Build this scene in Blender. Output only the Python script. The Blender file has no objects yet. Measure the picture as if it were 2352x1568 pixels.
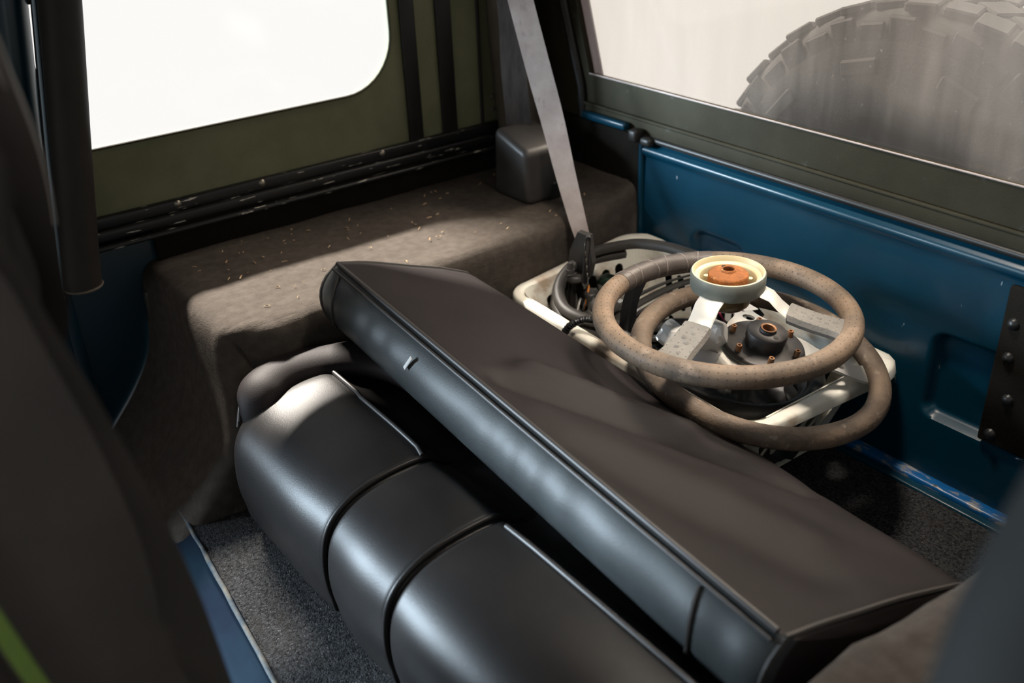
import bpy, bmesh, math, random
from mathutils import Vector, Matrix, noise
random.seed(7)
sc = bpy.context.scene
col = sc.collection
# ------------------------------------------------------------------ camera
cam_d = bpy.data.cameras.new('camera'); cam = bpy.data.objects.new('camera', cam_d); col.objects.link(cam)
pitch, yaw, roll = [math.radians(v) for v in (28.5, 54.4, -2.4)]
D = Vector((-math.sin(yaw)*math.cos(pitch), math.cos(yaw)*math.cos(pitch), -math.sin(pitch)))
r0 = Vector((math.cos(yaw), math.sin(yaw), 0)); u0 = r0.cross(D)
R = math.cos(roll)*r0+math.sin(roll)*u0; U = -math.sin(roll)*r0+math.cos(roll)*u0
m = Matrix((R, U, -D)).transposed().to_4x4(); m.translation = (0, 0, .93); cam.matrix_world = m
cam_d.sensor_width = 36; cam_d.lens = 35.0; cam_d.clip_start = .02
cam_d.dof.use_dof = True; cam_d.dof.focus_distance = 1.38; cam_d.dof.aperture_fstop = 3.5
sc.camera = cam
# ------------------------------------------------------------------ world and lights
w = bpy.data.worlds.new('studio'); sc.world = w; w.use_nodes = True
bg = w.node_tree.nodes['Background']; bg.inputs[0].default_value = (1, .985, .96, 1); bg.inputs[1].default_value = 1.03
def area(name, loc, target, sx, sy, power, color):
    l = bpy.data.lights.new(name, 'AREA'); l.shape = 'RECTANGLE'; l.size = sx; l.size_y = sy
    l.energy = power; l.color = color
    o = bpy.data.objects.new(name, l); col.objects.link(o); o.location = loc
    o.rotation_euler = (Vector(target)-Vector(loc)).to_track_quat('-Z', 'Y').to_euler(); return o
area('side_softbox', (-4.3, .9, 3.4), (-1.3, .8, .3), 1.6, .20, 1250, (1, .92, .82))
area('rear_softbox', (-1.2, 4.2, 3.6), (-.85, 1.0, .3), 2.0, 1.0, 300, (1, .92, .82))
area('front_softbox', (-4.3, -3.0, 1.3), (-.8, .45, .25), 2.2, 1.6, 1250, (.70, .86, 1))
vs = sc.view_settings; vs.view_transform = 'Standard'; vs.look = 'None'; vs.exposure = 0; vs.gamma = 1; vs.use_curve_mapping = False

# ------------------------------------------------------------------ materials
def mat(name, c1, c2=None, scale=30, rough=.5, bump=0, bscale=300, metal=0, spec=.5, flecks=None, stretch=None,
        detail=4, lo=.35, hi=.65, coat=0, bump2=0, b2scale=40, b2stretch=None, rough2=None, dots=None):
    ma = bpy.data.materials.new(name); ma.use_nodes = True; nt = ma.node_tree; N = nt.nodes; L = nt.links
    b = N['Principled BSDF']; b.inputs['Base Color'].default_value = (*c1, 1); b.inputs['Roughness'].default_value = rough
    b.inputs['Metallic'].default_value = metal; b.inputs['Specular IOR Level'].default_value = spec
    b.inputs['Coat Weight'].default_value = coat; b.inputs['Coat Roughness'].default_value = .15
    tc = N.new('ShaderNodeTexCoord')
    def coords(st):
        if not st: return tc.outputs['Object']
        mp = N.new('ShaderNodeMapping'); mp.inputs['Scale'].default_value = st; L.new(tc.outputs['Object'], mp.inputs['Vector']); return mp.outputs[0]
    def noise_tex(sc_, st=None, det=4):
        n = N.new('ShaderNodeTexNoise'); n.inputs['Scale'].default_value = sc_; n.inputs['Detail'].default_value = det
        n.inputs['Roughness'].default_value = .6
        L.new(coords(st), n.inputs['Vector']); return n.outputs['Fac']
    def ramp(src, a, bb):
        mr = N.new('ShaderNodeMapRange'); mr.inputs[1].default_value = a; mr.inputs[2].default_value = bb; L.new(src, mr.inputs[0]); return mr.outputs[0]
    def mix(fac, A, B):
        mx = N.new('ShaderNodeMix'); mx.data_type = 'RGBA'; L.new(fac, mx.inputs[0])
        for s, v in ((6, A), (7, B)):
            if isinstance(v, tuple): mx.inputs[s].default_value = (*v, 1)
            else: L.new(v, mx.inputs[s])
        return mx.outputs[2]
    colr = c1
    if c2:
        f = ramp(noise_tex(scale, stretch, detail), lo, hi); colr = mix(f, c1, c2)
        if rough2 is not None:
            mr = N.new('ShaderNodeMapRange'); L.new(f, mr.inputs[0]); mr.inputs[3].default_value = rough; mr.inputs[4].default_value = rough2; L.new(mr.outputs[0], b.inputs['Roughness'])
    for fl in (flecks or []):                       # (colour, scale, threshold lo, hi, stretch)
        f = ramp(noise_tex(fl[1], fl[4], 3), fl[2], fl[3]); colr = mix(f, colr, fl[0])
    if dots:                                        # perforations laid out on the UV grid (metres, metres)
        uv = N.new('ShaderNodeUVMap'); mp = N.new('ShaderNodeMapping'); mp.inputs['Scale'].default_value = (1/dots[0], 1/dots[1], 1)
        L.new(uv.outputs[0], mp.inputs[0]); fr = N.new('ShaderNodeVectorMath'); fr.operation = 'FRACTION'; L.new(mp.outputs[0], fr.inputs[0])
        di = N.new('ShaderNodeVectorMath'); di.operation = 'DISTANCE'; di.inputs[1].default_value = (.5, .5, 0); L.new(fr.outputs[0], di.inputs[0])
        f = ramp(di.outputs['Value'], dots[2], dots[2]*.6); colr = mix(f, colr, dots[3])
    if not isinstance(colr, tuple): L.new(colr, b.inputs['Base Color'])
    prev = None
    for st_, s_, str_ in ((b2stretch, b2scale, bump2), (None, bscale, bump)):
        if str_:
            bp = N.new('ShaderNodeBump'); bp.inputs['Strength'].default_value = str_; bp.inputs['Distance'].default_value = .004
            L.new(noise_tex(s_, st_, 3), bp.inputs['Height'])
            if prev: L.new(prev, bp.inputs['Normal'])
            prev = bp.outputs[0]
    if prev: L.new(prev, b.inputs['Normal'])
    return ma
def film(name, haze, t_tint, hazecol, nscale, clear=False, stretch=(1, 1, 1), hlo=.3, hhi=.7, h2=None):
    """clouded vinyl: part clear, part light-scattering"""
    ma = bpy.data.materials.new(name); ma.use_nodes = True; nt = ma.node_tree; N = nt.nodes; L = nt.links
    N.remove(N['Principled BSDF']); out = N['Material Output']
    tr = N.new('ShaderNodeBsdfTransparent'); tr.inputs[0].default_value = (*t_tint, 1)
    gl = N.new('ShaderNodeBsdfGlossy'); gl.inputs['Roughness'].default_value = .08
    m1 = N.new('ShaderNodeMixShader'); m1.inputs[0].default_value = .03; L.new(tr.outputs[0], m1.inputs[1]); L.new(gl.outputs[0], m1.inputs[2])
    last = m1.outputs[0]
    if not clear:
        tl = N.new('ShaderNodeBsdfTranslucent'); tl.inputs[0].default_value = (*hazecol, 1)
        df = N.new('ShaderNodeBsdfDiffuse'); df.inputs[0].default_value = (*hazecol, 1)
        m0 = N.new('ShaderNodeMixShader'); m0.inputs[0].default_value = .25; L.new(tl.outputs[0], m0.inputs[1]); L.new(df.outputs[0], m0.inputs[2])
        tc = N.new('ShaderNodeTexCoord'); mp = N.new('ShaderNodeMapping'); mp.inputs['Scale'].default_value = stretch
        L.new(tc.outputs['Object'], mp.inputs[0])
        n = N.new('ShaderNodeTexNoise'); n.inputs['Scale'].default_value = nscale; n.inputs['Detail'].default_value = 8; n.inputs['Roughness'].default_value = .65
        L.new(mp.outputs[0], n.inputs['Vector'])
        mr = N.new('ShaderNodeMapRange'); mr.inputs[1].default_value = hlo; mr.inputs[2].default_value = hhi
        mr.inputs[3].default_value = haze*.45; mr.inputs[4].default_value = haze*1.7; L.new(n.outputs['Fac'], mr.inputs[0])
        n2 = N.new('ShaderNodeTexNoise'); n2.inputs['Scale'].default_value = 160; n2.inputs['Detail'].default_value = 2
        L.new(tc.outputs['Object'], n2.inputs['Vector'])
        mr2 = N.new('ShaderNodeMapRange'); mr2.inputs[1].default_value = .70; mr2.inputs[2].default_value = .76; mr2.inputs[3].default_value = 0; mr2.inputs[4].default_value = .12
        L.new(n2.outputs['Fac'], mr2.inputs[0])
        ad = N.new('ShaderNodeMath'); ad.operation = 'ADD'; ad.use_clamp = True; L.new(mr.outputs[0], ad.inputs[0]); L.new(mr2.outputs[0], ad.inputs[1])
        mx = N.new('ShaderNodeMixShader'); L.new(ad.outputs[0], mx.inputs[0]); L.new(last, mx.inputs[1]); L.new(m0.outputs[0], mx.inputs[2]); last = mx.outputs[0]
    L.new(last, out.inputs[0]); return ma
M = {}
M['carpet'] = mat('carpet', (.016, .015, .015), (.05, .05, .052), 260, .95, bump=.9, bscale=420, spec=.1, detail=2, flecks=[((.13, .125, .12), 520, .64, .72, None)])
M['carpet_light'] = mat('carpet_light', (.010, .010, .0105), (.058, .058, .060), 230, .95, bump=.9, bscale=420, spec=.1, detail=3, flecks=[((.24, .24, .24), 500, .62, .72, None), ((.03, .028, .026), 9, .55, .75, (.5, 3, 1))])
M['arch'] = mat('arch_carpet', (.052, .043, .036), (.071, .060, .051), 60, .9, bump=.35, bscale=500, spec=.12, bump2=.25, b2scale=26, b2stretch=(6, 1, 6), flecks=[((.045, .04, .036), 8, .6, .8, None)])
M['vinyl'] = mat('black_vinyl', (.010, .009, .009), (.014, .0125, .012), 14, .40, bump=.10, bscale=700, spec=.27)
M['vinyl_back'] = mat('backing_vinyl', (.0130, .0102, .0106), (.0170, .0134, .0138), 10, .58, bump=.12, bscale=600, spec=.16, flecks=[((.11, .10, .095), 90, .74, .80, None)])
M['vinyl_side'] = mat('bolster_vinyl', (.028, .032, .033), (.036, .041, .042), 18, .48, bump=.12, bscale=600, spec=.36)
M['piping'] = mat('seat_piping', (.035, .031, .029), rough=.45, spec=.5)
M['blue'] = mat('blue_paint', (.0004, .028, .051), (.0007, .035, .063), 5, .36, metal=0, spec=.3, coat=.15, flecks=[((.22, .25, .28), 70, .735, .76, (1, 1, .35))])
M['blue_worn'] = mat('worn_blue_paint', (.004, .10, .30), (.28, .27, .26), 34, .35, spec=.5, lo=.52, hi=.60, flecks=[((.22, .08, .03), 60, .70, .74, None), ((.05, .05, .05), 45, .66, .72, None)], stretch=(1, 3, 3))
M['worn'] = mat('worn_metal', (.12, .115, .10), (.03, .05, .07), 40, .7, spec=.2)
M['board'] = mat('dark_board', (.010, .009, .007), (.014, .012, .010), 20, .9, spec=.06, bump=.2, bscale=400)
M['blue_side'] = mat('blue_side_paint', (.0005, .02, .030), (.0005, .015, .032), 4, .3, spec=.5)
M['olive'] = mat('olive_vinyl', (.135, .14, .080), (.165, .17, .10), 12, .75, bump=.25, bscale=900, spec=.2)
M['olive_dark'] = mat('olive_dark_vinyl', (.029, .026, .016), (.036, .033, .021), 14, .7, bump=.2, bscale=700, spec=.12, flecks=[((.06, .058, .05), 40, .66, .8, None)])
M['black_trim'] = mat('black_trim', (.010, .010, .009), (.016, .015, .014), 30, .45, spec=.4)
M['rail'] = mat('chipped_rail', (.010, .010, .010), rough=.4, spec=.5, flecks=[((.6, .56, .48), 60, .64, .67, (3, .35, 3))])
M['tan_cover'] = mat('pillar_cover', (.10, .085, .066), (.13, .112, .09), 20, .55, bump=.1, bscale=300, spec=.3)
M['plastic_dark'] = mat('dark_plastic', (.030, .027, .026), (.055, .050, .046), 9, .45, spec=.5, bump=.05, bscale=500)
M['web_dark'] = mat('belt_webbing_dark', (.045, .040, .038), (.075, .067, .063), 25, .7, bump=.3, bscale=900, spec=.3, stretch=(3, 3, .6))
M['web'] = mat('belt_webbing', (.42, .36, .335), (.33, .27, .25), 22, .6, bump=.3, bscale=900, spec=.3, flecks=[((.20, .16, .15), 40, .60, .85, (2, 2, .5))])
M['white'] = mat('white_plastic', (.80, .78, .70), (.74, .71, .62), 9, .35, spec=.5, flecks=[((.46, .36, .27), 11, .54, .70, (1, 1.4, 2)), ((.36, .26, .15), 26, .73, .76, None)])
M['leather'] = mat('worn_leather', (.26, .18, .120), (.125, .094, .070), 16, .6, bump=.15, bscale=400, spec=.35, flecks=[((.27, .20, .15), 40, .58, .72, None)], dots=(.0105, .0085, .12, (.05, .037, .03)))
M['leather_b'] = mat('dirty_leather', (.180, .130, .092), (.090, .068, .052), 20, .65, bump=.35, bscale=180, spec=.3, flecks=[((.26, .21, .17), 60, .60, .74, None)])
M['tape'] = mat('rim_tape', (.066, .054, .048), (.10, .082, .072), 30, .42, bump=.15, bscale=300, spec=.5)
M['spoke_cover'] = mat('grey_leather', (.165, .155, .14), (.21, .195, .175), 40, .55, bump=.3, bscale=250, spec=.35, dots=(.011, .011, .10, (.03, .028, .026)))
M['silver'] = mat('brushed_aluminium', (.70, .68, .63), (.62, .60, .56), 18, .38, metal=.35, spec=.5)
M['cream'] = mat('cream_plastic', (.66, .58, .36), (.58, .50, .30), 12, .4, spec=.45)
M['ring_side'] = mat('grey_ring', (.19, .20, .17), (.14, .15, .13), 30, .5, spec=.4)
M['rust'] = mat('rusted_steel', (.34, .12, .035), (.20, .075, .028), 60, .8, bump=.5, bscale=260, metal=.1, spec=.3, flecks=[((.50, .30, .14), 70, .60, .72, None)])
M['collar'] = mat('amber_collar', (.10, .065, .02), (.06, .04, .015), 30, .25, spec=.6)
M['black_steel'] = mat('black_steel', (.065, .060, .060), (.10, .094, .092), 40, .42, metal=.3, spec=.5, flecks=[((.18, .16, .15), 60, .66, .76, None)])
M['steel'] = mat('steel', (.35, .32, .27), (.25, .22, .18), 60, .4, metal=.8)
M['brass'] = mat('rusty_bolt', (.30, .20, .12), (.40, .16, .06), 140, .55, metal=.4)
M['rubber'] = mat('rubber_strip', (.022, .020, .018), (.034, .030, .026), 20, .52, spec=.4)
M['rubber_black'] = mat('black_rubber', (.010, .010, .010), rough=.4, spec=.5)
M['tire'] = mat('tire_rubber', (.012, .012, .012), (.026, .025, .025), 16, .8, bump=.2, bscale=200, spec=.3)
M['film_bag'] = None
M['paper'] = mat('paper', (.62, .60, .58), (.50, .49, .48), 30, .7)
M['grey_plate'] = mat('grey_plate', (.42, .42, .42), (.34, .34, .35), 20, .45, spec=.5)
M['green_part'] = mat('green_connector', (.012, .035, .024), (.02, .05, .032), 60, .5)
M['orange'] = mat('orange_wire', (.55, .18, .02), rough=.45)
M['pink'] = mat('pink_wire', (.5, .03, .1), rough=.45)
M['wire_w'] = mat('white_wire', (.5, .48, .45), rough=.45)
M['lime'] = mat('lime_strap', (.09, .15, .02), (.11, .18, .03), 30, .7)
M['seat_front'] = mat('front_seat_vinyl', (.040, .034, .030), (.052, .044, .039), 8, .6, bump=.1, bscale=500, spec=.3)
M['seat_piping'] = mat('front_seat_piping', (.22, .195, .175), rough=.5)
M['pad'] = mat('grey_pad', (.011, .011, .0105), (.014, .014, .0135), 12, .8, spec=.1)
M['straw'] = mat('straw', (.50, .40, .24), (.40, .22, .10), 90, .8)
M['seal_highlight'] = mat('seal_highlight', (.24, .32, .38), rough=.3, spec=.6)  # pale blue: the seal's highlight put into the bead's colour
M['side_pane'] = film('clear_vinyl', 0, (1, 1, 1), (1, 1, 1), 3, clear=True)
M['rear_pane'] = film('clouded_vinyl', .085, (.88, .85, .815), (.80, .765, .74), 3.4, stretch=(4.5, 1, .6), hlo=.25, hhi=.75)
M['edge_film'] = film('grey_edge_film', .6, (.30, .28, .29), (.30, .28, .29), 8)
def bag_mat():
    ma = bpy.data.materials.new('clear_bag'); ma.use_nodes = True; nt = ma.node_tree; N = nt.nodes; L = nt.links
    N.remove(N['Principled BSDF']); out = N['Material Output']
    tr = N.new('ShaderNodeBsdfTransparent'); tr.inputs[0].default_value = (.95, .95, .94, 1)
    gl = N.new('ShaderNodeBsdfGlossy'); gl.inputs['Roughness'].default_value = .12
    df = N.new('ShaderNodeBsdfDiffuse'); df.inputs[0].default_value = (.97, .96, .93, 1)
    a = N.new('ShaderNodeMixShader'); a.inputs[0].default_value = .22; L.new(df.outputs[0], a.inputs[1]); L.new(gl.outputs[0], a.inputs[2])
    fr = N.new('ShaderNodeLayerWeight'); fr.inputs[0].default_value = .35
    mr = N.new('ShaderNodeMapRange'); mr.inputs[3].default_value = .85; mr.inputs[4].default_value = .95; L.new(fr.outputs['Facing'], mr.inputs[0])
    b = N.new('ShaderNodeMixShader'); L.new(mr.outputs[0], b.inputs[0]); L.new(tr.outputs[0], b.inputs[1]); L.new(a.outputs[0], b.inputs[2])
    L.new(b.outputs[0], out.inputs[0]); return ma
M['film_bag'] = bag_mat()

# ------------------------------------------------------------------ helpers
def tag(o, label, cat, group=None):
    o['label'] = label; o['category'] = cat
    if group: o['group'] = group
    return o
def structure(o): o['kind'] = 'structure'; return o
def thing(name, loc, label, cat, rot=None, group=None):
    o = bpy.data.objects.new(name, None); col.objects.link(o); o.location = loc; o.empty_display_size = .05
    if rot is not None: o.rotation_mode = 'QUATERNION'; o.rotation_quaternion = rot
    return tag(o, label, cat, group)
def obj(name, data, material, parent=None, local=False, smooth=True):
    """data = (verts, faces[, uvs per vertex]); world coordinates unless local"""
    verts, faces = data[0], data[1]
    off = Vector((0, 0, 0))
    if parent is not None and not local:
        p = parent
        while p is not None: off = off+p.location; p = p.parent
    base = Vector((0, 0, 0))
    if parent is None:
        xs = [v[0] for v in verts]; ys = [v[1] for v in verts]; zs = [v[2] for v in verts]
        base = Vector(((min(xs)+max(xs))/2, (min(ys)+max(ys))/2, min(zs))); off = base
    me = bpy.data.meshes.new(name); me.from_pydata([tuple(Vector(v)-off) for v in verts], [], faces); me.update()
    if len(data) > 2 and data[2]:
        ul = me.uv_layers.new(name='UVMap')
        for poly in me.polygons:
            for li in poly.loop_indices: ul.data[li].uv = data[2][me.loops[li].vertex_index]
    bm = bmesh.new(); bm.from_mesh(me); bmesh.ops.recalc_face_normals(bm, faces=bm.faces); bm.to_mesh(me); bm.free()
    me.materials.append(M[material] if isinstance(material, str) else material)
    if smooth:
        for p in me.polygons: p.use_smooth = True
        me.set_sharp_from_angle(angle=math.radians(48))
    o = bpy.data.objects.new(name, me); col.objects.link(o); o.location = base
    if parent is not None: o.parent = parent
    return o
def share(src, parent, loc=None, rot=None, name=None):
    o = src.copy(); col.objects.link(o); o.parent = parent
    if loc is not None: o.location = loc
    if rot is not None: o.rotation_mode = 'QUATERNION'; o.rotation_quaternion = rot
    return o
def join(*ds):
    V, F = [], []
    for d in ds:
        n = len(V); V += list(d[0]); F += [tuple(i+n for i in f) for f in d[1]]
    return V, F
def rbox(x0, x1, y0, y1, z0, z1, b=.004, seg=2, mtx=None):
    bm = bmesh.new(); bmesh.ops.create_cube(bm, size=1)
    for v in bm.verts: v.co = Vector((x0+(v.co.x+.5)*(x1-x0), y0+(v.co.y+.5)*(y1-y0), z0+(v.co.z+.5)*(z1-z0)))
    if b: bmesh.ops.bevel(bm, geom=list(bm.edges), offset=b, segments=seg, profile=.5, affect='EDGES')
    if mtx: bmesh.ops.transform(bm, matrix=mtx, verts=bm.verts)
    bm.verts.index_update(); V = [v.co.copy() for v in bm.verts]; F = [tuple(v.index for v in f.verts) for f in bm.faces]; bm.free(); return V, F
def catmull(pts, n=8, closed=False):
    P = [Vector(p) for p in pts]; out = []; L = len(P); segs = L if closed else L-1
    for i in range(segs):
        g = (lambda k: P[k % L]) if closed else (lambda k: P[min(max(k, 0), L-1)])
        a, b, c, d = g(i-1), g(i), g(i+1), g(i+2)
        for k in range(n):
            t = k/n
            out.append(.5*((2*b)+(c-a)*t+(2*a-5*b+4*c-d)*t*t+(-a+3*b-3*c+d)*t**3))
    if not closed: out.append(P[-1].copy())
    return out
def tube(path, rad, seg=12, closed=False, prof=None, cap=True):
    """sweep a circle (or a 2D profile) along a path with parallel transport; UV = metres along, metres around"""
    P = [Vector(p) for p in path]; n = len(P); T = []
    for i in range(n):
        a = P[(i-1) % n] if (closed or i > 0) else P[i]; b = P[(i+1) % n] if (closed or i < n-1) else P[i]
        T.append((b-a).normalized())
    up = Vector((0, 0, 1)) if abs(T[0].z) < .95 else Vector((1, 0, 0))
    nrm = (up-T[0]*up.dot(T[0])).normalized(); V, F, UV = [], [], []; s = 0
    if prof is None: prof = [(math.cos(2*math.pi*k/seg), math.sin(2*math.pi*k/seg)) for k in range(seg)]
    seg = len(prof)
    for i in range(n):
        if i:
            nrm = (nrm-T[i]*nrm.dot(T[i])).normalized(); s += (P[i]-P[i-1]).length
        bi = T[i].cross(nrm); rr = rad(i/(n-1)) if callable(rad) else rad
        for k, (a, b) in enumerate(prof):
            V.append(P[i]+(nrm*b+bi*a)*rr); UV.append((s, k/seg*2*math.pi*rr))
    for i in range(n if closed else n-1):
        j = (i+1) % n
        for k in range(seg): F.append((i*seg+k, i*seg+(k+1) % seg, j*seg+(k+1) % seg, j*seg+k))
    if cap and not closed: F.append(tuple(range(seg))); F.append(tuple(range((n-1)*seg, n*seg)))
    return V, F, UV
def ribbon(path, widths, normals, th=.0012):
    """flat webbing: path points, width direction vectors, thin box section"""
    V, F = [], []; n = len(path)
    for i in range(n):
        p = Vector(path[i]); wv = Vector(widths[i]); nn = Vector(normals[i]).normalized()*th/2
        V += [p-wv/2-nn, p+wv/2-nn, p+wv/2+nn, p-wv/2+nn]
    for i in range(n-1):
        for k in range(4): F.append((i*4+k, i*4+(k+1) % 4, i*4+4+(k+1) % 4, i*4+4+k))
    F += [(0, 1, 2, 3), (n*4-4, n*4-3, n*4-2, n*4-1)]; return V, F
def lathe(prof, seg=48, closed_prof=False, centre=(0, 0, 0), axis='Z', a0=0, a1=2*math.pi):
    V, F = [], []; n = len(prof); full = abs(a1-a0-2*math.pi) < 1e-6; c = Vector(centre); st = seg if full else seg+1
    for i in range(st):
        a = a0+(a1-a0)*i/seg
        for r, h in prof:
            V.append(c+(Vector((r*math.cos(a), r*math.sin(a), h)) if axis == 'Z' else Vector((r*math.cos(a), h, r*math.sin(a)))))
    for i in range(st if full else seg):
        j = (i+1) % st
        for k in range(n if closed_prof else n-1):
            F.append((i*n+k, i*n+(k+1) % n, j*n+(k+1) % n, j*n+k))
    return V, F
def plate(outline, holes, mp, th):
    """flat or bent sheet with holes: 2D outline + holes -> tessellated, both faces and all rims; mp(u, v, side)"""
    polys = [[Vector((*p, 0)) for p in outline]]+[[Vector((*p, 0)) for p in h] for h in holes]
    flat = [p for pl in polys for p in pl]; n = len(flat)
    bm = bmesh.new(); vs_ = [bm.verts.new(p) for p in flat]; s = 0; es = []
    for pl in polys:
        k = len(pl); es += [bm.edges.new((vs_[s+i], vs_[s+(i+1) % k])) for i in range(k)]; s += k
    bm.verts.index_update()
    bmesh.ops.triangle_fill(bm, use_beauty=True, use_dissolve=False, edges=es, normal=(0, 0, 1))
    tris = [tuple(v.index for v in f.verts) for f in bm.faces]; bm.free()
    V = [mp(p.x, p.y, 0) for p in flat]+[mp(p.x, p.y, th) for p in flat]
    F = [tuple(t) for t in tris]+[tuple(i+n for i in reversed(t)) for t in tris]; s = 0
    for pl in polys:
        k = len(pl)
        for i in range(k): a, b = s+i, s+(i+1) % k; F.append((a, b, b+n, a+n))
        s += k
    return V, F
def rrect(x0, x1, y0, y1, r, n=6):
    out = []
    for cx, cy, a in ((x1-r, y1-r, 0), (x0+r, y1-r, 90), (x0+r, y0+r, 180), (x1-r, y0+r, 270)):
        for k in range(n+1):
            t = math.radians(a+90*k/n); out.append((cx+r*math.cos(t), cy+r*math.sin(t)))
    return out
def stadium(cx, cy, w, h, n=8): return rrect(cx-w/2, cx+w/2, cy-h/2, cy+h/2, min(w, h)/2*.999, n)
def grid(nu, nv, f):
    V = [f(i/nu, j/nv) for i in range(nu+1) for j in range(nv+1)]
    return V, [(i*(nv+1)+j, (i+1)*(nv+1)+j, (i+1)*(nv+1)+j+1, i*(nv+1)+j+1) for i in range(nu) for j in range(nv)]
def smooth(a, b, x): t = min(max((x-a)/(b-a), 0), 1); return t*t*(3-2*t)
def bell(x, s): return math.exp(-(x/s)**2)

# ================================================================== THE SETTING
GX0, GX1, GY = -1.266, -.315, 1.22           # tailgate edges and plane
WX = -1.60                                   # side wall plane
# floor: carpet sheet with a front edge at the step
def floor_f(u, v):
    x = -1.36+u*1.04; y = (.302-.085*u)+v*(GY-.02-.302+.085*u)
    return Vector((x, y, .004*noise.noise(Vector((x*9, y*9, 0)))))
fl = structure(obj('floor', grid(60, 60, floor_f), 'carpet_light'))
def pad_floor(u, v): return Vector((-1.36+u*1.04, (.302-.085*u)+v*(GY-.302+.085*u), -.02))
obj('underlay', join(grid(4, 4, pad_floor), rbox(-1.36, -.32, .31, 1.2, -.05, -.022, .003)), 'carpet', fl)
# step riser in blue below the carpet's front edge
def riser(u, v):
    x = -1.40+u*1.08; y0 = (.302-.085*u)
    pts = [(y0+.012, -.006), (y0-.004, -.009), (y0-.035, -.03), (y0-.05, -.06), (y0-.055, -.13), (y0-.055, -.30)]
    k = v*(len(pts)-1); i = min(int(k), len(pts)-2); t = k-i
    return Vector((x, pts[i][0]*(1-t)+pts[i+1][0]*t+.004*math.sin(x*9), pts[i][1]*(1-t)+pts[i+1][1]*t))
M['riser'] = mat('riser_paint', (.002, .014, .026), (.0006, .004, .016), 6, .8, spec=.1)
obj('step_riser', grid(30, 20, riser), 'riser', fl)['label'] = 'blue painted step below carpet edge'
obj('worn_edge', tube([(-1.36+1.04*k/30, .298-.085*k/30+.003*noise.noise(Vector((k*.7, 0, 0))), -.002) for k in range(31)], .0035, 8), 'worn', fl)
# front footwell floor, dark
structure(obj('floor_front', rbox(-1.62, .06, -1.3, .27, -.33, -.30, .004), 'carpet'))
mat_o = tag(obj('floor_mat', rbox(-1.15, -.55, -.25, .21, -.297, -.285, .005), 'rubber_black'), 'black rubber mat on the front footwell floor', 'floor mat')

# wheel arches (carpeted)
def arch(name, side, label):
    t = thing(name, (-1.43 if side < 0 else -.17, .8, 0), label, 'wheel arch')
    path = catmull([(1.215, .305), (1.19, .288), (1.14, .281), (.9, .28), (.7, .28), (.55, .28), (.465, .280), (.425, .279), (.403, .272), (.392, .255), (.387, .225), (.383, .17), (.370, .11), (.335, .055), (.262, -.03)], 5)
    def lipx(y): return -1.240-.055*(y-.55)+.006*noise.noise(Vector((y*9, 0, 1)))+.004*noise.noise(Vector((y*31, 0, 4)))
    n = len(path); V, F = [], []
    cols = [0, .2, .4, .55, .66, .72, .76, .80, .83, .86, .88, .90, .92]
    for i, p in enumerate(path):
        y, z = p.x, p.y
        a = path[max(i-1, 0)]; b = path[min(i+1, n-1)]; tv = (b-a).normalized(); nv = Vector((-tv.y, tv.x)) # inward normal
        if nv.y > 0 and z > .26: nv = -nv
        if z <= .26 and nv.x < 0: nv = -nv
        lx = lipx(max(y, .42)) - (0.035*smooth(.47, .39, y)*smooth(.12, .28, z))
        row = []
        for c in cols: row.append((WX+(lx-.026-WX)*c/.92, 0))
        for dx, ins in ((-.021, .0006), (-.016, .0018), (-.011, .004), (-.0065, .0075), (-.003, .012), (-.001, .018), (0, .026), (.0005, .036), (0, .048)): row.append((lx+dx, ins))
        for x, ins in row:
            yy = y+nv.x*ins; zz = z+nv.y*ins
            d = .0025*noise.noise(Vector((x*14, yy*14, zz*14)))+.0028*noise.noise(Vector((x*120, yy*14, zz*120)))*smooth(-.065, -.02, x-lx)
            V.append(Vector((x if side < 0 else -1.59-x, yy, zz+d)))
    k = len(row)
    for i in range(n-1):
        for j in range(k-1): F.append((i*k+j, i*k+j+1, (i+1)*k+j+1, (i+1)*k+j))
    s = len(V)
    xl = lambda y: lipx(max(y, .42))
    for i in range(n):                                      # inner face foot line
        v = V[i*k+k-1]; V.append(Vector((v.x+(.004 if side < 0 else -.004), v.y, -.005)))
    for i in range(n-1): F.append((i*k+k-1, s+i, s+i+1, (i+1)*k+k-1))
    obj('carpet_cover', (V, F), 'arch', t)
    # upholstered lower back board below the window rail
    sx = WX if side < 0 else .01
    obj('back_board', rbox(min(sx+.004, sx+.016), max(sx+.004, sx+.016), .42, 1.21, .27, .34, .003), 'board', t)
    return t
arch_l = arch('wheel_arch', -1, 'brown grey carpeted wheel arch shelf under the white side window')
arch_r = arch('wheel_arch', 1, 'carpeted wheel arch edge blurred in the bottom right corner')

# left wall: vinyl side panel with a rounded window opening
def wallmap(x): return lambda u, v, s: Vector((x+s, u, v))
out = [(.20, .33), (1.225, .33), (1.225, 1.12), (.20, 1.12)]
def win_hole(y0, y1, z0, z1, r): return [(y1-.05+.05*math.cos(t), z1-.05+.05*math.sin(t)) for t in [math.pi/2*k/6 for k in range(7)]]+[(y0, z1), (y0, z0)]+rrect(y0, y1, z0, z1, r, 10)[33:]
wl = structure(obj('wall_left', plate(out, [win_hole(.31, .905, .478, .702, .10)], wallmap(WX-.004), .004), 'olive', smooth=False))
for y0, y1 in ((.926, .957), (1.001, 1.035)):
    obj('rib', rbox(WX-.001, WX+.006, y0, y1, .37, 1.11, .0025), 'black_trim', wl)
obj('bound_edge', tube([Vector((WX+.002, p[0], p[1])) for p in win_hole(.31, .905, .478, .702, .10)], .0022, 6, closed=True), 'olive_dark', wl)
obj('seam_welt', tube([(WX+.001, 1.096, .36+.076*k) for k in range(11)], .004, 6), 'black_trim', wl)
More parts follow.
